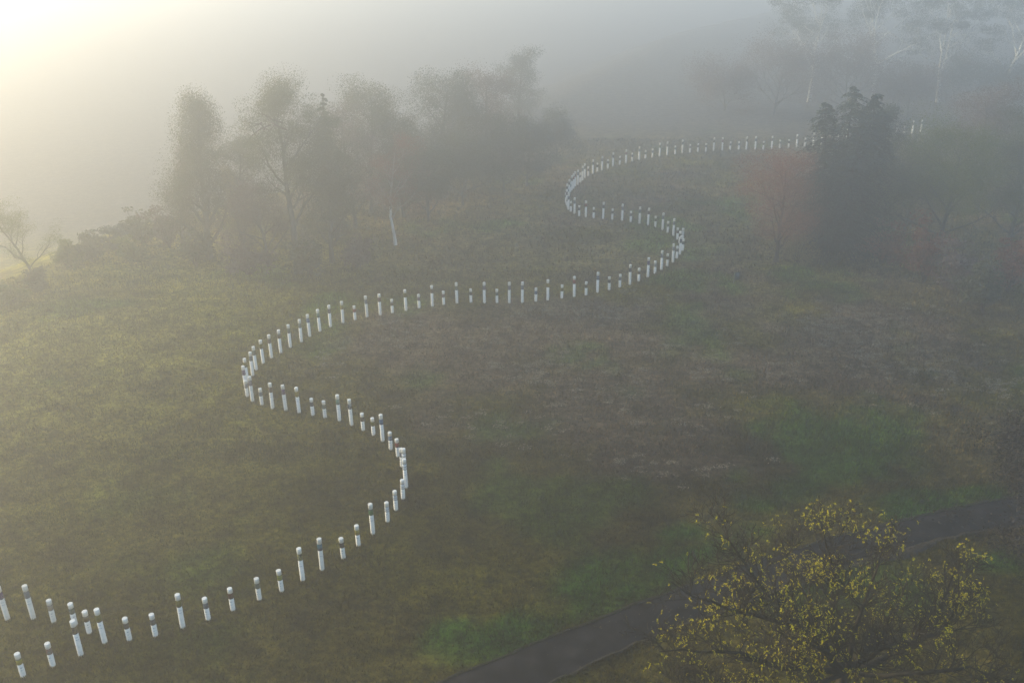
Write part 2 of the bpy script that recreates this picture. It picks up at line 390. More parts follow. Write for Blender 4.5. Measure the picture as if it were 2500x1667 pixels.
# bleached tussocks on the heath: low cushions of pale grass, past counting
cx_, cy_ = [], []
for bx, by, rx, ry, r, s in HEATH:
    n = int(rx*ry*3.2)
    cx_.append(bx+rng.normal(size=n)*rx*.62); cy_.append(by+rng.normal(size=n)*ry*.5)
cx_ = np.concatenate(cx_); cy_ = np.concatenate(cy_)
k = (fbm(cx_, cy_, 2.6, 3) > .47) & ~on_path(cx_, cy_); cx_, cy_ = cx_[k], cy_[k]
nb = 30
sz = .14+.30*rng.random(len(cx_))
x = np.repeat(cx_, nb)+rng.normal(size=len(cx_)*nb)*np.repeat(sz, nb)*.55; y = np.repeat(cy_, nb)+rng.normal(size=len(cx_)*nb)*np.repeat(sz, nb)*.3
C = np.stack([x, y, .10+np.repeat(sz, nb)*.42*rng.random(len(x))], 1)
D = rng.normal(size=(len(x), 3)); D[:, 2] = np.abs(D[:, 2])*.5
v, f = leaf_quads(C, np.repeat(sz, nb)*.42, np.repeat(sz, nb)*.13, rng, D=D)
stuff(mesh_obj('dry_tussock_grass', v, [f], L_TUSSOCK), 'pale bleached tussocks dotted over the brown heath', 'dry grass')

# fallen leaves on the path and the turf round the yellow tree
n = 1900
tx, ty = at(2060, 1560)
x = tx+rng.normal(size=n)*6.5; y = ty+rng.normal(size=n)*5.0
on = on_path(x, y)
C = np.stack([x, y, np.where(on, .092, .10+.03*rng.random(n))], 1)
D = rng.normal(size=(n, 3)); D[:, 2] *= .1
v, f = leaf_quads(C, .03+.06*rng.random(n), .025+.02*rng.random(n), rng, D=D)
stuff(mesh_obj('fallen_leaves', v, [f], L_GOLD), 'scattered fallen leaves under the yellow tree', 'leaves')

# ------------------------------------------------------------------ the white poles
TALL, SHORT, RAD = 1.8, 1.2, .108
def lathe(prof, k=20):
    a = np.arange(k)*2*math.pi/k
    Vv = np.concatenate([np.stack([r*np.cos(a), r*np.sin(a), np.full(k, z)], 1) for r, z in prof])
    i = np.arange(len(prof)-1)[:, None]*k; j = np.arange(k)[None, :]
    q = np.stack([i+j, i+(j+1) % k, i+k+(j+1) % k, i+k+j], -1).reshape(-1, 4)
    return Vv, q
m, nt, b = nmat('white pole paint')
n1 = noise(nt, 5, 5, .6)
c0 = rampnode(nt, n1, [(.25, (.66, .61, .53)), (.5, (.80, .75, .66)), (.8, (.85, .80, .72))])
oi = nt.nodes.new('ShaderNodeObjectInfo'); c0 = mix_mul(nt, c0, rampnode(nt, oi.outputs['Random'], [(0, (.88, .87, .84)), (.4, (.97, .97, .96)), (1, (1.0, 1.0, 1.0))]))
tc = nt.nodes.new('ShaderNodeTexCoord'); sx = nt.nodes.new('ShaderNodeSeparateXYZ'); nt.links.new(tc.outputs['Object'], sx.inputs[0])
ad = nt.nodes.new('ShaderNodeMath'); ad.operation = 'MULTIPLY_ADD'; ad.inputs[1].default_value = -.10; nt.links.new(noise(nt, 9, 4), ad.inputs[0]); nt.links.new(sx.outputs['Z'], ad.inputs[2])
c0 = mix_mul(nt, c0, rampnode(nt, ad.outputs[0], [(0, (.34, .29, .17)), (.03, (.70, .64, .50)), (.07, (1, 1, 1))]))   # splashed mud at the foot
nt.links.new(c0, b.inputs['Base Color']); b.inputs['Roughness'].default_value = .6; bump(nt, b, n1, .15, .01)
M_WHITE = m
m, nt, b = nmat('grey lettering'); b.inputs['Base Color'].default_value = (.20, .21, .23, 1); b.inputs['Roughness'].default_value = .8
nt.links.new(rampnode(nt, noise(nt, 34, 1), [(.42, (.14, .15, .17)), (.56, (.66, .64, .60))]), b.inputs['Base Color'])
M_INK = m

def band_mat(name, cols, style):
    """painted artwork: horizontal rings, a scribbled pattern or a plain coat"""
    m, nt, b = nmat(name)
    tc = nt.nodes.new('ShaderNodeTexCoord')
    if style == 'rings':
        sx = nt.nodes.new('ShaderNodeSeparateXYZ'); nt.links.new(tc.outputs['Generated'], sx.inputs[0])
        st = []
        for p, c in cols: st.append((p, c))
        r = nt.nodes.new('ShaderNodeValToRGB'); r.color_ramp.interpolation = 'CONSTANT'; e = r.color_ramp.elements
        while len(e) < len(st): e.new(.5)
        for i2, (p, c) in enumerate(st): e[i2].position = p; e[i2].color = (*c, 1)
        nt.links.new(sx.outputs['Z'], r.inputs['Fac']); out = r.outputs['Color']
    else:
        v = nt.nodes.new('ShaderNodeTexNoise' if style == 'plain' else 'ShaderNodeTexVoronoi')
        v.inputs['Scale'].default_value = 4 if style == 'plain' else 9
        nt.links.new(tc.outputs['Object'], v.inputs['Vector'])
        r = nt.nodes.new('ShaderNodeValToRGB'); e = r.color_ramp.elements
        while len(e) < len(cols): e.new(.5)
        for i2, c in enumerate(cols):
            e[i2].position = (.35+.3*i2/max(1, len(cols)-1)) if style == 'plain' else (.15+.5*i2/max(1, len(cols)-1)); e[i2].color = (*c, 1)
        if style == 'dots': r.color_ramp.interpolation = 'CONSTANT'
        nt.links.new(v.outputs['Fac' if style == 'plain' else 'Distance'], r.inputs['Fac']); out = r.outputs['Color']
    nt.links.new(out, b.inputs['Base Color']); b.inputs['Roughness'].default_value = .55
    return m
Wt = (.70, .70, .68); K = (.05, .05, .055)
BANDS = {
 'yellow': ('yellow', 'rings', [(0, (.42, .36, .02)), (.45, (.50, .44, .03)), (.8, (.30, .31, .28))]),
 'patch': ('pink and grey patterned', 'dots', [(.20, .16, .13), (.36, .30, .24), (.30, .12, .12), (.34, .38, .36)]),
 'darkpatt': ('dark brown patterned', 'dots', [(.04, .035, .03), (.13, .11, .10), (.24, .20, .12)]),
 'purple': ('purple spotted', 'dots', [(.07, .04, .14), (.30, .27, .32), (.12, .07, .18)]),
 'greyblue': ('grey blue', 'plain', [(.22, .25, .27), (.29, .32, .34)]),
 'beige': ('beige, grey-ringed', 'rings', [(0, (.30, .32, .36)), (.12, (.48, .43, .35)), (.4, (.52, .46, .38)), (.88, (.32, .32, .33))]),
 'greenpatt': ('grey green patterned', 'dots', [(.08, .12, .09), (.24, .28, .22), (.12, .16, .17)]),
 'brown': ('brown', 'rings', [(0, (.15, .11, .05)), (.55, (.20, .17, .09)), (.75, (.28, .28, .25))]),
 'olive': ('olive', 'rings', [(0, (.12, .13, .10)), (.16, (.19, .18, .06)), (.6, (.21, .20, .08))]),
 'speckle': ('dark speckled', 'dots', [(.05, .05, .045), (.17, .17, .15), (.09, .08, .07)]),
 'slate': ('dark slate', 'plain', [(.07, .08, .08), (.13, .14, .15)]),
 'steel': ('steel grey patterned', 'dots', [(.13, .16, .17), (.28, .32, .34), (.18, .20, .21)]),
 'maroon': ('dark red-brown', 'rings', [(0, (.05, .035, .035)), (.25, (.10, .045, .035)), (.8, (.15, .07, .05))]),
 'sage': ('sage grey', 'plain', [(.19, .21, .16), (.27, .29, .24)]),
 'lime': ('lime yellow, black-ringed', 'rings', [(0, K), (.1, (.38, .40, .12)), (.45, (.20, .24, .10)), (.6, (.42, .43, .16)), (.92, K)]),
 'blackyellow': ('black and yellow scribbled', 'dots', [(.04, .04, .03), (.62, .60, .45), (.48, .44, .14), (.07, .07, .05)]),
 'teal': ('teal blue', 'rings', [(0, (.05, .06, .08)), (.22, (.10, .15, .19)), (.42, (.16, .30, .34)), (.75, (.11, .23, .28))]),
 'charcoal': ('charcoal', 'plain', [(.035, .04, .035), (.075, .075, .07)]),
 'ochre': ('ochre', 'rings', [(0, (.36, .29, .08)), (.5, (.44, .37, .14)), (.8, (.50, .46, .24))]),
 'leaf': ('leaf green', 'rings', [(0, (.10, .20, .08)), (.6, (.14, .26, .12)), (.8, (.18, .20, .20))]),
 'ringsblue': ('white, blue-grey-ringed', 'rings', [(0, (.16, .22, .30)), (.12, Wt), (.4, (.22, .28, .36)), (.5, Wt), (.68, (.2, .26, .34)), (.76, Wt), (.9, (.18, .22, .30))]),
 'ringsthin': ('white, dark-ringed', 'rings', [(0, (.10, .11, .12)), (.08, Wt), (.45, (.55, .54, .53)), (.55, Wt), (.93, (.14, .15, .17))]),
 'inkwhite': ('ink and white patterned', 'dots', [(.05, .06, .09), (.45, .47, .50), (.10, .12, .16)]),
 'red': ('brick red', 'rings', [(0, (.08, .07, .09)), (.14, (.30, .09, .08)), (.6, (.34, .11, .09))]),
 'twoblue': ('double navy ringed', 'rings', [(0, (.05, .08, .17)), (.28, (.40, .46, .50)), (.66, (.08, .12, .22)), (.86, (.5, .53, .55))]),
 'blue': ('blue', 'rings', [(0, (.06, .11, .20)), (.35, (.13, .24, .38)), (.55, (.30, .38, .46)), (.64, (.10, .18, .30)), (.85, (.34, .40, .46))]),
 'zigzag': ('navy and white zigzag', 'dots', [(.05, .06, .07), (.08, .09, .12), (.62, .62, .6)]),
 'mint': ('mint green', 'rings', [(0, (.10, .12, .13)), (.16, (.24, .36, .30)), (.6, (.32, .45, .40))]),
 'mosaic': ('red and blue mosaic', 'dots', [(.30, .08, .10), (.10, .18, .30), (.42, .34, .30), (.18, .10, .22)]),
 'gold': ('gold patterned', 'dots', [(.16, .12, .03), (.46, .38, .10), (.36, .28, .06)]),
 'umber': ('umber streaked', 'dots', [(.13, .09, .06), (.30, .24, .18), (.20, .15, .11)]),
 'mauve': ('grey mauve', 'plain', [(.24, .21, .24), (.32, .29, .31)]),
 'pale': ('pale grey', 'rings', [(0, (.30, .30, .30)), (.1, (.44, .43, .42)), (.6, (.50, .49, .48))]),
}
BAND_ORDER = ('yellow patch darkpatt purple greyblue beige greenpatt brown olive speckle slate olive steel maroon sage lime blackyellow teal charcoal ochre '
 'leaf ringsblue ringsblue ringsthin ringsthin ringsthin inkwhite red twoblue blue olive darkpatt zigzag mint sage slate gold mosaic umber greyblue '
 'mauve pale purple olive steel sage olive umber brown sage sage blue mint slate ochre red greyblue maroon brown olive mauve umber patch sage speckle '
 'mauve greenpatt mauve greyblue blue gold olive red darkpatt twoblue charcoal steel slate brown purple pale zigzag brown pale sage greenpatt sage ringsthin olive brown').split()
REST = 'sage speckle umber slate mauve steel brown greenpatt greyblue darkpatt olive red charcoal'.split()
def deep(c):
    if c == Wt: return c
    m_ = sum(c)/3
    return tuple(max(.012, (m_+(q-m_)*1.5)*.45) for q in c)
BM = {k: band_mat('band '+k, [(c[0], deep(c[1])) if v[1] == 'rings' else deep(c) for c in v[2]], v[1]) for k, v in BANDS.items()}
def pole_meshes(h):
    top = .26 if h > 1.5 else .22; bl = .36 if h > 1.5 else .29; sc = .42 if h > 1.5 else .33
    b1 = h-top; b0 = b1-bl
    out = {}
    v, q = lathe([(RAD, -.15), (RAD, b0), (RAD-.006, b0+.001), (RAD-.006, b1-.001), (RAD, b1), (RAD, h-.008), (RAD-.006, h-.001), (RAD*.9, h), (RAD*.5, h+.001), (.0005, h+.002)])
    out['post'] = (v, q)
    out['painted_band'] = lathe([(RAD-.006, b0), (RAD+.002, b0+.004), (RAD+.002, b1-.004), (RAD-.006, b1)])
    # two faint lines of lettering low on the side that faces the viewer
    for nme, z, hh, a0, a1 in (('lettering', b0-.17, .035, -.55, .35), ('small_lettering', b0-.30, .026, -.62, .5)):
        a = np.linspace(a0, a1, 9)-math.pi/2
        lo = np.stack([(RAD+.002)*np.cos(a), (RAD+.002)*np.sin(a), np.full(9, z)], 1); i = np.arange(8)
        out[nme] = (np.concatenate([lo, lo+np.array([0, 0, hh])]), np.stack([i, i+1, i+10, i+9], 1))
    return out
proto = {}
for kind, h in (('t', TALL), ('s', SHORT)):
    pm = pole_meshes(h); d = {}
    for nme, (v, q) in pm.items():
        o = mesh_obj(nme, v, [q], {'post': M_WHITE, 'painted_band': BM['sage']}.get(nme, M_INK), smooth=True)
        me = o.data; bpy.data.objects.remove(o)
        if nme == 'post':
            for p in me.polygons: p.use_smooth = abs(p.normal.z) < .2
        d[nme] = me
    proto[kind] = d
band_mesh = {}
ORD = 'first second third fourth fifth sixth seventh eighth ninth tenth eleventh twelfth thirteenth fourteenth fifteenth sixteenth seventeenth eighteenth nineteenth twentieth'.split()
def ordinal(n):
    if n <= 20: return ORD[n-1]
    t, u = divmod(n, 10)
    tens = {2: 'twent', 3: 'thirt', 4: 'fort', 5: 'fift'}[t]
    return tens+'ieth' if u == 0 else tens+'y-'+ORD[u-1]
# stretches of the winding line, each named by what one can see: (last index, phrase, anchor)
STRETCH = [(2, 'on the branch at the lower left corner'), (7, 'along the branch from the left edge'),
           (24, 'in the front row from the left'), (40, 'up the slanting row above the front bend'),
           (54, 'up the rise behind the left-hand bend'), (71, 'in the long middle row from the left'),
           (88, 'up the climb to the far right bend'), (108, 'leftward along the row above the right bend'),
           (125, 'round the tight bend below the distant row'), (400, 'along the distant foggy row from its left')]
extra = []
for q in range(16):
    t = q/15
    extra.append(('t' if q % 3 != 1 else 's', 1944+20.2*q, 361.5-32*t-6*t*t))
ALL = list(POLES)+extra
cnt = {}
for idx, (kind, bx, by) in enumerate(ALL):
    x, y = at(bx, by)
    dd = depth((x, y, 0))
    # the read-off pixel is the near lower rim: step back to the axis
    vx, vy = x/math.hypot(x, y), y/math.hypot(x, y)
    x += vx*RAD*.8; y += vy*RAD*.8
    key = BAND_ORDER[idx] if idx < len(BAND_ORDER) else REST[(idx*5) % len(REST)]
    for si, (last, phr) in enumerate(STRETCH):
        if idx <= last: break
    cnt[si] = cnt.get(si, 0)+1
    size = 'tall' if kind == 't' else 'short'
    lab = '%s white pole, %s band, %s %s' % (size, BANDS[key][0], ordinal(cnt[si]), phr)
    if len(lab.split()) > 16: lab = lab.replace(' white pole', ' pole', 1)
    root = thing('painted_pole', lab, 'pole', (x, y, 0), 'white painted poles in a winding line')
    root.rotation_euler = (R(rng.normal()*.55), R(rng.normal()*.55), R(rng.normal()*12)+math.atan2(x, y)*-1)
    for nme in ('post', 'painted_band', 'lettering', 'small_lettering'):
        if 'lettering' in nme and idx > 40: continue
        me = proto[kind][nme]
        if nme == 'painted_band':
            if (kind, key) not in band_mesh:
                mm = me.copy(); mm.materials.clear(); mm.materials.append(BM[key]); band_mesh[(kind, key)] = mm
            me = band_mesh[(kind, key)]
        o = bpy.data.objects.new(nme, me); COL.objects.link(o); o.parent = root

# ------------------------------------------------------------------ trees
def grow(rg, base, h, spread, lean=(0, 0), n_main=9, first=.3, up=.55, lvl=2, r0=None, wob=.12, ratio=.5, droop=0.0, kids=(7, 4), taper=.55):
    """a tapering trunk with limbs and twigs: polylines with radii, and twig tips"""
    r0 = r0 or h*.022
    polys = []; tips = []
    def limb(p, d, L, r, level, nseg):
        pts = [p]; rad = [r]; q = np.array(p, float); d = d/np.linalg.norm(d)
        for s in range(nseg):
            d = d+rg.normal(size=3)*wob*(1.2 if level else .45); d[2] += (.06*up if level else 0)-droop*.05*level
            d /= np.linalg.norm(d); q = q+d*L/nseg; pts.append(q.copy()); rad.append(max(r*(1-.82*(s+1)/nseg), .004))
        return np.array(pts), np.array(rad), d
    top = np.array([lean[0], lean[1], h])
    T, TR, _ = limb(np.array(base, float), top, np.linalg.norm(top)*.93, r0, 0, 9)
    T[0, 2] -= .3; TR[0] *= 1.25
    polys.append((T, TR))
    def children(P, PR, L, level, n, lo):
        for c in range(n):
            t = lo+(1-lo)*((c+.3+.6*rg.random())/n)
            f = t*(len(P)-1); i0 = min(int(f), len(P)-2); u = f-i0
            p = P[i0]*(1-u)+P[i0+1]*u; r = (PR[i0]*(1-u)+PR[i0+1]*u)*.62
            ax = P[i0+1]-P[i0]; ax /= np.linalg.norm(ax)+1e-9
            a = c*2.4+rg.random()*1.2
            if level == 1:
                side = np.array([math.cos(a), math.sin(a), 0])
                d = side*(1-up*.6)+np.array([0, 0, up])*(.6+.6*rg.random())
                ln = spread*(.55+.6*rg.random())*(1-taper*max(0, t-lo)/(1-lo+1e-9))
            else:
                side = rg.normal(size=3); side -= ax*(side@ax); side /= np.linalg.norm(side)+1e-9
                d = ax*.75+side*.8; ln = L*ratio*(.6+.6*rg.random())
            Q, QR, dd = limb(p, d, ln, max(r, .006), level, 5 if level < 3 else 3)
            polys.append((Q, QR))
            if level >= lvl: tips.append((Q[-1], dd, ln)); tips.append((Q[len(Q)//2], dd, ln))
            else:
                tips.append((Q[-1], dd, ln*.6))
                children(Q, QR, ln, level+1, kids[min(level-1, len(kids)-1)], .25)
    children(T, TR, h, 1, n_main, first)
    return polys, tips

def crown_from(tips, rg, n, size, leaf, aspect=.45, flat=.7, droop=.3):
    T = np.array([t[0] for t in tips]); k = len(T)
    w = .5+rg.random(k); w /= w.sum()
    idx = rg.choice(k, n, p=w)
    s = size*(.6+.8*rg.random(k))
    off = rg.normal(size=(n, 3)); off *= (np.minimum(1, 1.1/(np.linalg.norm(off, axis=1)+1e-9)))[:, None]*(.75+.5*rg.random(n))[:, None]
    off = off*np.array([1, 1, flat])*s[idx][:, None]*.62
    C = T[idx]+off
    L = leaf*(.6+.8*rg.random(n))
    return leaf_quads(C, L, L*aspect, rg, droop)

def tree(name, label, cat, bx, by, top, wpx, lmat, bmat, seed, kind='broad', n=5200, leaf=.34, group=None, lean=(0, 0), zoff=0.0, clump=None, z0=None, taperp=None, r0=None, limb_mat=None):
    rg = np.random.default_rng(seed)
    if kind in ('broad', 'gum', 'column'): n = int(n*(8.5 if leaf < .43 else 5)); wpx *= 1.3; leaf *= (.30 if leaf < .43 else .40)
    x, y = at(bx, by); zb = float(zf(x, y)) if z0 is None else z0
    dp = depth((x, y, zb)); wid = wpx*dp/F; h = height_for(x, y, zb, top)
    root = thing(name, label, cat, (x, y, zb), group)
    spread = wid*.5
    if kind == 'broad':
        polys, tips = grow(rg, (0, 0, 0), h*.93, spread, lean, n_main=16, first=.09, up=.55)
        cl = clump or wid*.15
        v, f = crown_from(tips, rg, n, cl, leaf)
    elif kind == 'gum':
        polys, tips = grow(rg, (0, 0, 0), h*.95, spread*1.05, lean, n_main=12, first=.24, up=.68, wob=.17, r0=r0)
        keep = [t for t in tips if rg.random() < .85]
        v, f = crown_from(keep, rg, n, clump or wid*.12, leaf, .35, .6, .8)
    elif kind == 'column':
        polys, tips = grow(rg, (0, 0, 0), h*.97, spread*.9, lean, n_main=26, first=.06, up=.8, kids=(5, 3), taper=.8)
        v, f = crown_from(tips, rg, n, clump or wid*.12, leaf, .4, 1.1, -.3)
    elif kind == 'conifer':
        polys = []; Cs = []; Ds = []
        leaders = [(0, 0, 1, 1)] if taperp is None or taperp > .65 else [(0, 0, 1, .72), (2.3, .6, .95, .62), (-2.0, .9, .90, .66), (3.6, 1.4, .84, .5), (.6, -1.5, .80, .7)]
        for lx, ly, lh, ls in leaders:
            hh_ = h*lh; T = np.stack([np.linspace(lx*.25, lx, 8), np.linspace(ly*.25, ly, 8), np.linspace(-.3, hh_*.98, 8)], 1)
            polys.append((T, np.linspace(h*.026*ls, .02, 8)))
            tiers = int(14+h*(.9 if taperp is None else 1.3 if taperp > .65 else 2.4))
            for k in range(tiers):
                t = (.10+.88*k/(tiers-1)) if len(leaders) == 1 else min(.985, .06+.92*((k+rg.random()*.9)/(tiers-1))**.8); z = hh_*t
                rr = spread*ls*(((1-t)**.62) if taperp is None else min(1, 1.25*(1-t)**taperp))*(.6+.7*rg.random())
                for c in range(5+int(4*(1-t))):
                    a = rg.random()*2*math.pi; L = rr*(.5+.65*rg.random())+.12
                    d = np.array([math.cos(a), math.sin(a), 0])
                    s = np.linspace(0, 1, 5); up_ = .05+.22*rg.random()
                    P = np.stack([d[0]*L*s, d[1]*L*s, z+L*(up_*s-.45*s*s)], 1)+np.array([lx*(.25+.75*t), ly*(.25+.75*t), 0])
                    polys.append((P, np.linspace(max(.02, h*.006*(1-t)), .008, 5)))
                    m_ = int(n/(tiers*7*len(leaders))); u = .1+.9*rg.random(m_)**.7
                    ww = (.10+.24*u*(1-u*.5))*L
                    side = np.array([-d[1], d[0], 0])
                    p = np.stack([np.interp(u, s, P[:, q]) for q in range(3)], 1)
                    p = p+side*(rg.normal(size=m_)*ww)[:, None]+np.stack([np.zeros(m_), np.zeros(m_), -np.abs(rg.normal(size=m_))*.14*L**.5-.02], 1)
                    Cs.append(p); Ds.append(d[None, :]*.8+side*rg.normal(size=m_)[:, None]*.6+np.array([0, 0, -.25])+rg.normal(size=(m_, 3))*.15)
        C = np.concatenate(Cs); v, f = leaf_quads(C, leaf*(.7+.7*rg.random(len(C))), leaf*.34, rg, D=np.concatenate(Ds))
    elif kind == 'shrub':
        polys = []; tips = []
        for c in range(9):
            a = rg.random()*6.283; d = np.array([math.cos(a)*spread*.75*rg.random(), math.sin(a)*spread*.6*rg.random(), h*(.5+.4*rg.random())])
            s = np.linspace(0, 1, 5)[:, None]; P = d*s+rg.normal(size=(5, 3))*.06*s+np.array([0, 0, -.1])*(1-s)
            polys.append((P, np.linspace(.05, .012, 5)))
            for q in range(5):
                tips.append((P[2+q % 3]+rg.normal(size=3)*np.array([.16, .16, .10])*spread*1.2, d, 1))
        v, f = crown_from(tips, rg, n, clump or wid*.16, leaf, .45, .6)
        v[:, 2] = np.maximum(v[:, 2], .02+.05*rg.random(len(v)))
    tv, tq = tubes(polys, 7 if kind != 'conifer' else 5)
    if limb_mat is None: mesh_obj('trunk', tv, [tq], bmat, root, smooth=True)
    else:
        P0, R0 = polys[0]; tv, tq = tubes([(P0[:5], R0[:5])], 9); mesh_obj('trunk', tv, [tq], bmat, root, smooth=True)
        tv, tq = tubes([(P0[4:], R0[4:])]+polys[1:], 6); mesh_obj('limbs', tv, [tq], limb_mat, root, smooth=True)
    mesh_obj('crown', v, [f], lmat, root)
    return root, polys, tips if kind != 'conifer' else None

# --- left and centre, beyond the winding line
tree('gum_tree', 'big rounded gum tree with a bare dead limb on its left, left of centre', 'tree', 728, 668, 213, 300, L_EUC, B_GREY, 11, 'gum', 11000, .36, clump=1.7)
o_gum = bpy.data.objects['gum_tree']
gx_, gy_, gz_ = o_gum.location
def off_axis(px, py, yy):
    """point on the sight line through a photo pixel at distance yy ahead"""
    d = fw*F+rt*(px-CX)-up*(py-CY); p = CAM+d*(yy/d[1]); return p
DL = []
for L in ([(700, 318), (672, 304), (660, 318), (640, 300), (617, 296), (604, 288)], [(672, 304), (655, 298), (640, 285), (628, 280)], [(660, 306), (640, 312), (622, 326), (614, 342)],
          [(690, 300), (668, 292), (652, 279), (634, 272)], [(646, 312), (644, 330), (630, 338)], [(640, 300), (622, 306), (606, 310)]):
    pts = np.array([off_axis(px, py, gy_) for px, py in L])-np.array([gx_, gy_, gz_])
    pts[:, 1] += np.linspace(0, 1, len(pts))*rng.normal()*1.2
    DL.append((pts, np.linspace(.075, .02, len(pts))))
v, q = tubes(DL, 5); mesh_obj('dead_limb', v, [q], B_BROWN, o_gum, smooth=True)
tree('tall_tree', 'tall columnar tree standing at the end of the bushy ridge', 'tree', 512, 632, 228, 215, L_EUC, B_GREY, 12, 'column', 9000, .38, clump=1.5)
tree('tall_tree', 'narrow tree leaning against the left side of the tall columnar tree', 'tree', 448, 600, 345, 95, L_MAUVE, B_GREY, 13, 'column', 3500, .34, clump=1.0)
tree('autumn_tree', 'slim tree with ochre leaves between the columnar tree and the rounded gum', 'tree', 600, 628, 395, 70, L_GOLD, B_GREY, 14, 'column', 1700, .26, clump=.8)
tree('spruce_tree', 'slim pointed conifer directly behind the rounded gum tree', 'tree', 818, 580, 222, 95, L_DARK, B_DARK, 15, 'conifer', 9000, .26, taperp=.8)
tree('gum_tree', 'lower spreading gum just right of the rounded gum tree', 'tree', 812, 640, 318, 190, L_EUC, B_GREY, 16, 'broad', 5200, .34)
tree('gum_tree', 'low reddish tree under the left side of the rounded gum tree', 'tree', 655, 650, 430, 170, L_MAUVE, B_GREY, 17, 'broad', 4200, .32)
tree('gum_tree', 'tree filling the gap between the columnar tree and the rounded gum', 'tree', 590, 590, 320, 150, L_EUC, B_GREY, 183, 'broad', 5200, .34)
tree('gum_tree', 'brownish tree filling the gap right of the pointed conifer', 'tree', 868, 555, 270, 190, L_MAUVE, B_GREY, 184, 'broad', 5200, .34)
tree('white_gum_tree', 'thin-crowned gum with a bare white trunk, left of centre', 'tree', 966, 598, 352, 175, L_RED, B_WHITE, 18, 'gum', 1700, .30, lean=(-.35, 0), clump=1.2, r0=.165, limb_mat=B_PALE)
for i_, (lab, bx, by, tp, w, lm, kd) in enumerate([
    ('broad dark tree right behind the rounded gum and its pointed conifer', 905, 520, 195, 190, L_EUC, 'broad'),
    ('tree with a pale crown directly behind the white-trunked gum', 985, 530, 255, 170, L_EUC, 'broad'),
    ('tall fogged tree with a rounded peak, right of the white-trunked gum', 1060, 480, 172, 190, L_GREY, 'broad'),
    ('dark leafy tree low to the right of the white-trunked gum', 1045, 540, 365, 150, L_EUC, 'broad'),
    ('wide fogged tree in the middle of the central grove', 1135, 465, 215, 190, L_GREY, 'broad'),
    ('fogged tree with a rounded top near the right end of the central grove', 1195, 445, 172, 190, L_MAUVE, 'broad'),
    ('low dark tree at the foot of the central grove', 1130, 500, 345, 170, L_EUC, 'broad'),
    ('tallest and faintest crown at the right end of the central grove', 1265, 330, 114, 120, L_GREY, 'broad'),
    ('low tree at the right end of the central grove, beside the tight bend', 1285, 455, 300, 150, L_GREY, 'broad'),
    ('bushy tree between the faint tall crown and the grove middle', 1230, 470, 300, 150, L_EUC, 'broad'),
    ('small outlying tree low against the fog, right of the faint tall crown', 1360, 400, 290, 120, L_GREY, 'broad')]):
    tree('fogged_tree', lab, 'tree', bx, by, tp, w, lm, B_GREY, 30+i_, kd, 4800 if kd != 'conifer' else 11000, .42 if kd != 'conifer' else .28, 'trees of the central grove', clump=(1.5 if kd == 'column' else None), taperp=.7 if kd == 'conifer' else None)
# --- the bushy ridge on the left
for i_, (lab, bx, by, tp, w, lm) in enumerate([
    ('low bush at the left edge, below the leaning tree', 20, 742, 690, 110, L_YG),
    ('small bush at the foot of the leaning tree', 95, 712, 655, 90, L_EUC),
    ('first bush of the ridge, beside the leaning tree at the left edge', 165, 655, 590, 95, L_YG),
    ('low bush on the ridge, right of the bush beside the leaning tree', 225, 640, 560, 110, L_EUC),
    ('bush at the middle of the bushy ridge', 285, 618, 540, 110, L_GREY),
    ('largest bush of the ridge, left of the columnar tree', 350, 600, 505, 130, L_EUC),
    ('bush under the narrow tree at the upper end of the ridge', 415, 605, 500, 120, L_MAUVE),
    ('pale yellow-green bush in front of the largest ridge bush', 330, 640, 580, 120, L_YG),
    ('bush at the foot of the tall columnar tree', 480, 650, 560, 130, L_EUC),
    ('reddish bush in front of the rounded gum tree', 610, 672, 575, 150, L_MAUVE),
    ('dark bush at the foot of the rounded gum trunk', 760, 676, 580, 150, L_EUC),
    ('low brown bush right of the rounded gum trunk', 870, 655, 575, 130, L_MAUVE)]):
    tree('bush', lab, 'bush', bx, by, tp, w, lm, B_BROWN, 160+i_, 'shrub', 2600, .26, 'bushes along the left ridge')
tree('leaning_tree', 'thin tree leaning left over the slope at the left edge', 'tree', 108, 705, 505, 150, L_YG, B_GREY, 75, 'gum', 2600, .24, lean=(-3.2, 0), clump=.9)

# --- right-hand group
tree('cedar_tree', 'dark layered cedar in the middle of the right-hand trees', 'tree', 2030, 618, 205, 330, L_DARK, B_DARK, 81, 'conifer', 80000, .22, taperp=.64)
tree('dark_tree', 'dark broad-crowned tree rising behind the right side of the cedar', 'tree', 2085, 560, 235, 150, L_DARK, B_DARK, 87, 'broad', 6500, .34)
tree('red_tree', 'reddish brown low tree left of the dark cedar', 'tree', 1893, 640, 378, 215, L_RED, B_BROWN, 82, 'broad', 6500, .27)
tree('bush', 'yellow-green shrub at the foot of the reddish tree', 'bush', 1945, 640, 565, 190, L_GOLD, B_BROWN, 83, 'shrub', 3600, .17)
tree('green_tree', 'wide olive-green tree right of the dark cedar', 'tree', 2290, 628, 318, 300, L_YG, B_GREY, 84, 'broad', 8500, .30)
tree('green_tree', 'dull green tree at the right edge behind the red bushes', 'tree', 2455, 610, 330, 200, L_EUC, B_GREY, 85, 'broad', 6000, .32)
tree('green_tree', 'dark tree in the gap between the cedar and the olive-green tree', 'tree', 2150, 600, 400, 170, L_EUC, B_DARK, 86, 'broad', 5200, .30)
tree('green_tree', 'tall dull tree joining the cedar to the olive-green tree', 'tree', 2205, 575, 352, 190, L_EUC, B_GREY, 180, 'broad', 6000, .34)
tree('green_tree', 'tall greyish tree rising behind the olive-green tree', 'tree', 2385, 510, 222, 220, L_MAUVE, B_GREY, 181, 'broad', 6000, .36)
tree('green_tree', 'tall dark tree at the right edge behind the dull green one', 'tree', 2470, 530, 245, 220, L_EUC, B_GREY, 182, 'broad', 6000, .36)
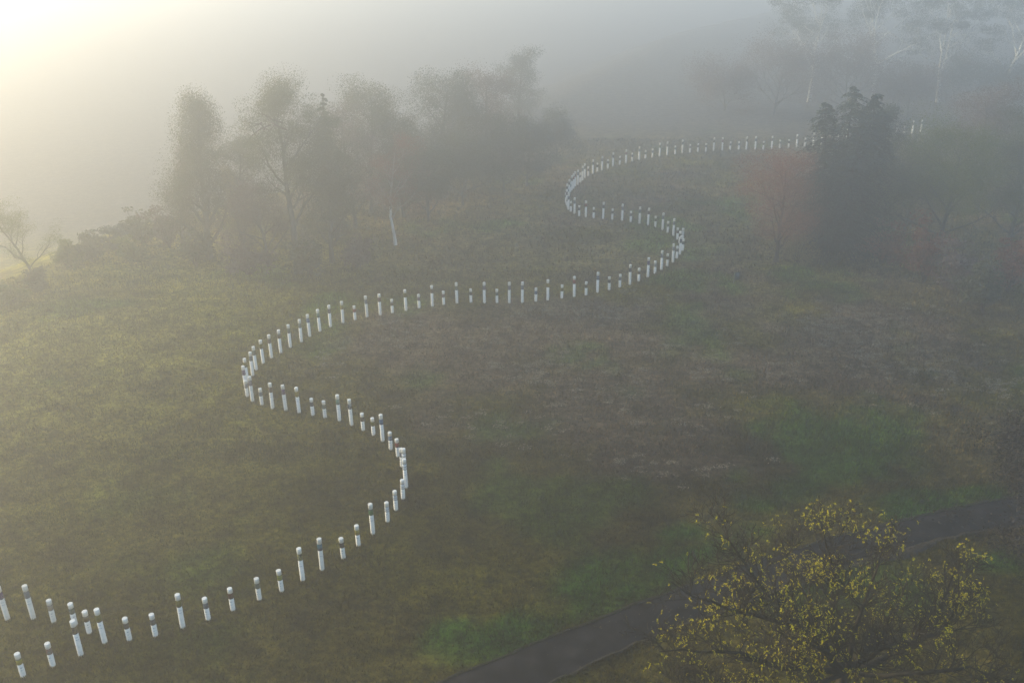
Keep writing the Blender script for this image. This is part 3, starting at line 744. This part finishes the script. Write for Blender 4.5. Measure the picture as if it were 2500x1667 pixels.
for i_, (lab, bx, by, tp, w, lm) in enumerate([
    ('reddish bush just right of the cedar trunk', 2150, 645, 555, 130, L_RED),
    ('largest red-brown bush below the olive-green tree', 2255, 690, 535, 170, L_RED),
    ('dark brown bush between the two red-brown bushes', 2345, 722, 575, 170, L_MAUVE),
    ('red-brown bush at the right edge of the group', 2460, 715, 535, 170, L_RED),
    ('dull green bush in front of the brown bushes', 2400, 765, 640, 170, L_EUC)]):
    tree('bush', lab, 'bush', bx, by, tp, w, lm, B_BROWN, 90+i_, 'shrub', 3600, .24, 'bushes under the right-hand trees')
for i_, (lab, bx, by, tp, w, lm, kd, bm) in enumerate([
    ('tall fogged gum with thin white forked limbs, upper right', 1975, 250, -20, 320, L_GREY, 'gum', B_WHITE),
    ('tall fogged gum with the brightest white trunk above the cedar', 2128, 258, -40, 300, L_GREY, 'gum', B_WHITE),
    ('tall fogged gum with a pale trunk right of the brightest white trunk', 2290, 250, -30, 320, L_GREY, 'gum', B_WHITE),
    ('tall faint gum at the upper right corner', 2450, 246, -15, 320, L_GREY, 'gum', B_WHITE),
    ('reddish crown fogged behind the top of the cedar', 2060, 290, 128, 200, L_MAUVE, 'broad', B_GREY),
    ('bluish fogged tree low behind the olive-green tree', 2370, 285, 190, 230, L_GREY, 'broad', B_GREY),
    ('pale fogged tree behind the right shoulder of the cedar', 2215, 290, 215, 200, L_MAUVE, 'broad', B_GREY),
    ('mauve fogged tree left of the cedar top, behind the distant poles', 1890, 280, 140, 230, L_MAUVE, 'broad', B_GREY),
    ('low mauve fogged tree further left of the cedar top', 1770, 272, 205, 190, L_MAUVE, 'broad', B_GREY),
    ('faint tree at the right edge behind everything', 2520, 285, 200, 200, L_GREY, 'broad', B_GREY)]):
    tree('fogged_tree', lab, 'tree', bx, by, tp, w, lm, bm, 110+i_, kd, 5200 if kd == 'broad' else 9000, .46, 'fogged trees behind the distant row', clump=(1.7 if kd == 'gum' else None))

# --- small information board
x, y = at(1793, 693)
root = thing('information_board', 'small dark green board on a pale post by the green patch right of the line', 'sign', (x, y, 0))
def box(c, s):
    c = np.array(c); s = np.array(s)/2
    v = np.array([[a, b_, d] for a in (-1, 1) for b_ in (-1, 1) for d in (-1, 1)])*s+c
    return v, np.array([[0, 1, 3, 2], [4, 6, 7, 5], [0, 4, 5, 1], [2, 3, 7, 6], [0, 2, 6, 4], [1, 5, 7, 3]])
def pmat(name, a, c, sc=8):
    m, nt, b = nmat(name); nt.links.new(rampnode(nt, noise(nt, sc), [(.3, a), (.7, c)]), b.inputs['Base Color']); b.inputs['Roughness'].default_value = .6; return m
M_SIGN = pmat('dark green board', (.015, .035, .028), (.03, .055, .045)); M_POST = pmat('weathered post', (.10, .11, .08), (.17, .18, .13)); M_FACE = pmat('faded board face', (.03, .05, .06), (.07, .10, .11), 14)
v, q = box((-.09, 0, .42), (.07, .07, 1.0)); mesh_obj('post', v, [q], M_POST, root)
ob = None
v, q = box((.13, -.062, .70), (.46, .05, .66)); ob = mesh_obj('board', v, [q], M_SIGN, root)
v, q = box((.13, -.090, .72), (.38, .006, .50)); mesh_obj('face', v, [q], M_FACE, ob)
root.rotation_euler = (0, R(2), R(20))

# --- yellow foreground tree
rg = np.random.default_rng(5)
fx, fy = at(2062, 1640, 2.3)
root = thing('yellow_leaf_tree', 'nearly bare dark tree with bright yellow leaves in the lower right foreground', 'tree', (fx, fy, 0))
O = np.array([fx, fy, 0])
def pt(px, py, dy=0): return off_axis(px, py, fy+dy)-O
polys = []
def smooth(P, n=9):
    P = np.array(P); t = np.linspace(0, len(P)-1, n); i0 = np.minimum(t.astype(int), len(P)-2); u = (t-i0)[:, None]
    Q = P[i0]*(1-u)+P[i0+1]*u
    for _ in range(2): Q[1:-1] = (Q[:-2]+2*Q[1:-1]+Q[2:])/4
    return Q+np.concatenate([[[0, 0, 0]], rg.normal(size=(n-2, 3))*.05, [[0, 0, 0]]])
FK = np.array([0, 0, 2.25])
trunk = np.array([[.05, .05, -.2], [.02, 0, .8], [-.03, .02, 1.6], [0, 0, 2.35]])
polys.append((trunk, np.array([.30, .25, .23, .22])))
mains = []
def main(P, r0, r1, n=10):
    Q = smooth(P, n); rr = np.linspace(r0, r1, n); polys.append((Q, rr)); mains.append((Q, rr)); return Q, rr
main([FK, pt(2000, 1580, -.3), pt(1930, 1522, -.8), pt(1905, 1460, -.9), pt(1830, 1400, -1.0), pt(1775, 1310, -1.2)], .16, .02)
main([pt(1930, 1522, -.8), pt(1850, 1500, -1.2), pt(1740, 1475, -1.8), pt(1640, 1420, -2.2)], .085, .015)
main([FK, pt(2040, 1560, .4), pt(2028, 1480, .8), pt(2038, 1390, 1.2), pt(2000, 1265, 1.4)], .13, .02)
main([pt(2028, 1480, .8), pt(2060, 1420, 1.3), pt(2040, 1375, 1.6), pt(2065, 1300, 2.0)], .07, .015)
main([FK+[.1, 0, 0], pt(2082, 1570, -.4), pt(2085, 1500, -.6), pt(2130, 1430, -1.0), pt(2150, 1340, -1.3)], .11, .018)
main([FK+[.15, 0, 0], pt(2160, 1600, .2), pt(2240, 1560, .5), pt(2290, 1500, .9), pt(2335, 1380, 1.2)], .15, .02)
main([pt(2240, 1560, .5), pt(2300, 1545, .2), pt(2340, 1480, .1), pt(2340, 1400, 0)], .075, .015)
main([FK, pt(1960, 1640, -1.0), pt(1840, 1610, -1.6), pt(1730, 1585, -2.0), pt(1610, 1590, -2.4)], .12, .018)
main([FK, pt(2170, 1650, -1.0), pt(2270, 1640, -1.5), pt(2360, 1625, -1.8), pt(2420, 1650, -2.0)], .11, .018)
main([FK, pt(2050, 1610, 1.0), pt(2000, 1500, 2.0), pt(1930, 1400, 2.8), pt(1900, 1300, 3.2)], .12, .018)
main([FK, pt(2110, 1600, 1.4), pt(2180, 1520, 2.4), pt(2220, 1400, 3.0)], .11, .018)
main([FK, pt(2030, 1600, -2.0), pt(1980, 1570, -3.4), pt(1900, 1540, -4.2)], .10, .015)
main([FK, pt(2100, 1620, -2.0), pt(2180, 1570, -3.2), pt(2260, 1560, -4.0)], .10, .015)
main([FK, pt(1900, 1690, -1.6), pt(1760, 1690, -2.2), pt(1650, 1680, -2.6)], .10, .015)
tips = []
def shoot(Q, QR, level):
    L = np.linalg.norm(np.diff(Q, axis=0), axis=1).sum()
    n = {1: int(4+L*3.0), 2: int(3+L*3.2), 3: 3}[level]
    for c in range(n):
        t = .18+.82*rg.random() if level == 1 else .2+.8*rg.random()
        f = t*(len(Q)-1); i0 = min(int(f), len(Q)-2); u = f-i0
        p = Q[i0]*(1-u)+Q[i0+1]*u; r = (QR[i0]*(1-u)+QR[i0+1]*u)*.55
        ax = Q[i0+1]-Q[i0]; ax /= np.linalg.norm(ax)+1e-9
        s = rg.normal(size=3); s -= ax*(s@ax); s /= np.linalg.norm(s)+1e-9
        d = ax*.7+s*.85+np.array([0, 0, .45]); d /= np.linalg.norm(d)
        ln = {1: 1.5, 2: .75, 3: .4}[level]*(.5+.8*rg.random())*(1.15-.4*t)
        k = 5 if level < 3 else 4
        pts = [p]; q = p.copy()
        for s_ in range(k-1):
            d = d+rg.normal(size=3)*.17; d /= np.linalg.norm(d); q = q+d*ln/(k-1); pts.append(q.copy())
        pts = np.array(pts); rr = np.linspace(min(max(r, .011), .05), .0065 if level > 1 else .010, k)
        polys.append((pts, rr)); tips.append((pts[-1], d)); tips.append((pts[k//2], d))
        if level < 3: shoot(pts, rr, level+1)
for Q, QR in mains: shoot(Q, QR, 1)
v, q = tubes([p for p in polys if p[1][0] > .05], 8); mesh_obj('trunk', v, [q], B_DARK, root, smooth=True)
v, q = tubes([p for p in polys if p[1][0] <= .05], 4); o = mesh_obj('branchwork', v, [q], B_DARK, root, smooth=True)
TP = np.array([t[0] for t in tips]); TD = np.array([t[1] for t in tips])
# leaflets in pairs along drooping stalks; the leaves hang in scattered bunches
dens = np.array([vnoise(np.array([p[0]*.9+40]), np.array([p[2]*.9+p[1]*.5+9]))[0] for p in TP])
pr = np.clip((dens-.30)*2.2, .03, 1)
pr = pr*np.where(TP[:, 2] > 8.0, .55, 1.0); pr /= pr.sum()
ci = rg.choice(len(TP), 2700, p=pr)
Cs, Ds, Ls = [], [], []
for c in ci:
    d = TD[c]+rg.normal(size=3)*.8; d[2] -= .9; d /= np.linalg.norm(d)
    side = np.cross(d, rg.normal(size=3)); side /= np.linalg.norm(side)+1e-9
    ln = .09+.13*rg.random(); npair = int(3+ln*18)
    for s_ in range(npair):
        u = (s_+.6)/npair; p = TP[c]+d*ln*u+np.array([0, 0, -.04*u*u])
        for sg in (-1, 1):
            dd = side*sg+d*.45; Cs.append(p+dd*.018); Ds.append(dd); Ls.append(.056*(1-.35*u))
Cs = np.array(Cs); Ls = np.array(Ls)
v, q = leaf_quads(Cs, Ls, Ls*.52, rg, D=np.array(Ds)); mesh_obj('yellow_foliage', v, [q], L_YELLOW, root)
ci = rg.choice(len(TP), 7000); C = TP[ci]+rg.normal(size=(7000, 3))*.06; C[:, 2] -= .05
v, q = leaf_quads(C, .05+.05*rg.random(7000), .018, rg, .8); mesh_obj('dry_pod', v, [q], L_BROWN, root)

# --- withered tree reaching in at the right edge
rg = np.random.default_rng(9)
x, y = at(2540, 1400)
root = thing('withered_tree', 'withered brown tree reaching in at the right edge over the path', 'tree', (x, y, 0))
hh = height_for(x, y, 0, 1105)
polys, tips = grow(rg, (0, 0, 0), hh, 4.2, (0, 0), n_main=16, first=.2, up=.45, lvl=3, kids=(7, 4), r0=.13)
v, q = tubes(polys, 6); mesh_obj('trunk', v, [q], B_BROWN, root, smooth=True)
v, q = crown_from(tips, rg, 24000, .75, .12, .45, .8, .4); mesh_obj('crown', v, [q], L_TWIGLEAF, root)

# ------------------------------------------------------------------ fog
SUN_EL, SUN_AZ = R(SUN_E), R(SUN_A)          # azimuth clockwise from straight ahead
def haze_box(x0, x1, y0, y1, z0, z1):
    v, q = box(((x0+x1)/2, (y0+y1)/2, (z0+z1)/2), (x1-x0, y1-y0, z1-z0)); return v, q
m = bpy.data.materials.new('fog'); m.use_nodes = True; nt = m.node_tree
nt.nodes.remove(nt.nodes['Principled BSDF'])
pv = nt.nodes.new('ShaderNodeVolumePrincipled')
pv.inputs['Color'].default_value = FOG_COL; pv.inputs['Density'].default_value = FOG_D; pv.inputs['Anisotropy'].default_value = FOG_G
nt.links.new(pv.outputs[0], nt.nodes['Material Output'].inputs['Volume'])
v, q = haze_box(-650, 650, -145, 905, -19.2, FOG_TOP)
stuff(mesh_obj('haze', v, [q], m), 'morning fog lying over the whole field', 'fog')

# ------------------------------------------------------------------ light
w = bpy.data.worlds.new('World'); S.world = w; w.use_nodes = True; nt = w.node_tree
bg = nt.nodes['Background']; sky = nt.nodes.new('ShaderNodeTexSky'); sky.sky_type = 'NISHITA'; sky.sun_disc = False
sky.sun_elevation = SUN_EL; sky.sun_rotation = SUN_AZ; sky.air_density = 1.0; sky.dust_density = 1.0; sky.ozone_density = 1.5
nt.links.new(sky.outputs[0], bg.inputs[0]); bg.inputs[1].default_value = SKY_S
sl = bpy.data.lights.new('sun', 'SUN'); sl.energy = SUN_S; sl.angle = R(SUN_ANG); sl.color = SUN_C
so = bpy.data.objects.new('sun', sl); COL.objects.link(so)
sd = Vector((math.sin(SUN_AZ)*math.cos(SUN_EL), math.cos(SUN_AZ)*math.cos(SUN_EL), math.sin(SUN_EL)))
so.rotation_euler = sd.to_track_quat('Z', 'Y').to_euler(); so.location = (-60, 60, 60)

S.view_settings.view_transform = 'Standard'; S.view_settings.look = 'None'; S.view_settings.exposure = EXPO; S.view_settings.gamma = 1
S.render.engine = 'CYCLES'; S.cycles.use_denoising = True; S.cycles.use_adaptive_sampling = False; S.cycles.denoising_prefilter = 'ACCURATE'
S.cycles.volume_bounces = VB; S.cycles.max_bounces = 8; S.cycles.diffuse_bounces = 2; S.cycles.glossy_bounces = 1; S.cycles.transmission_bounces = 3
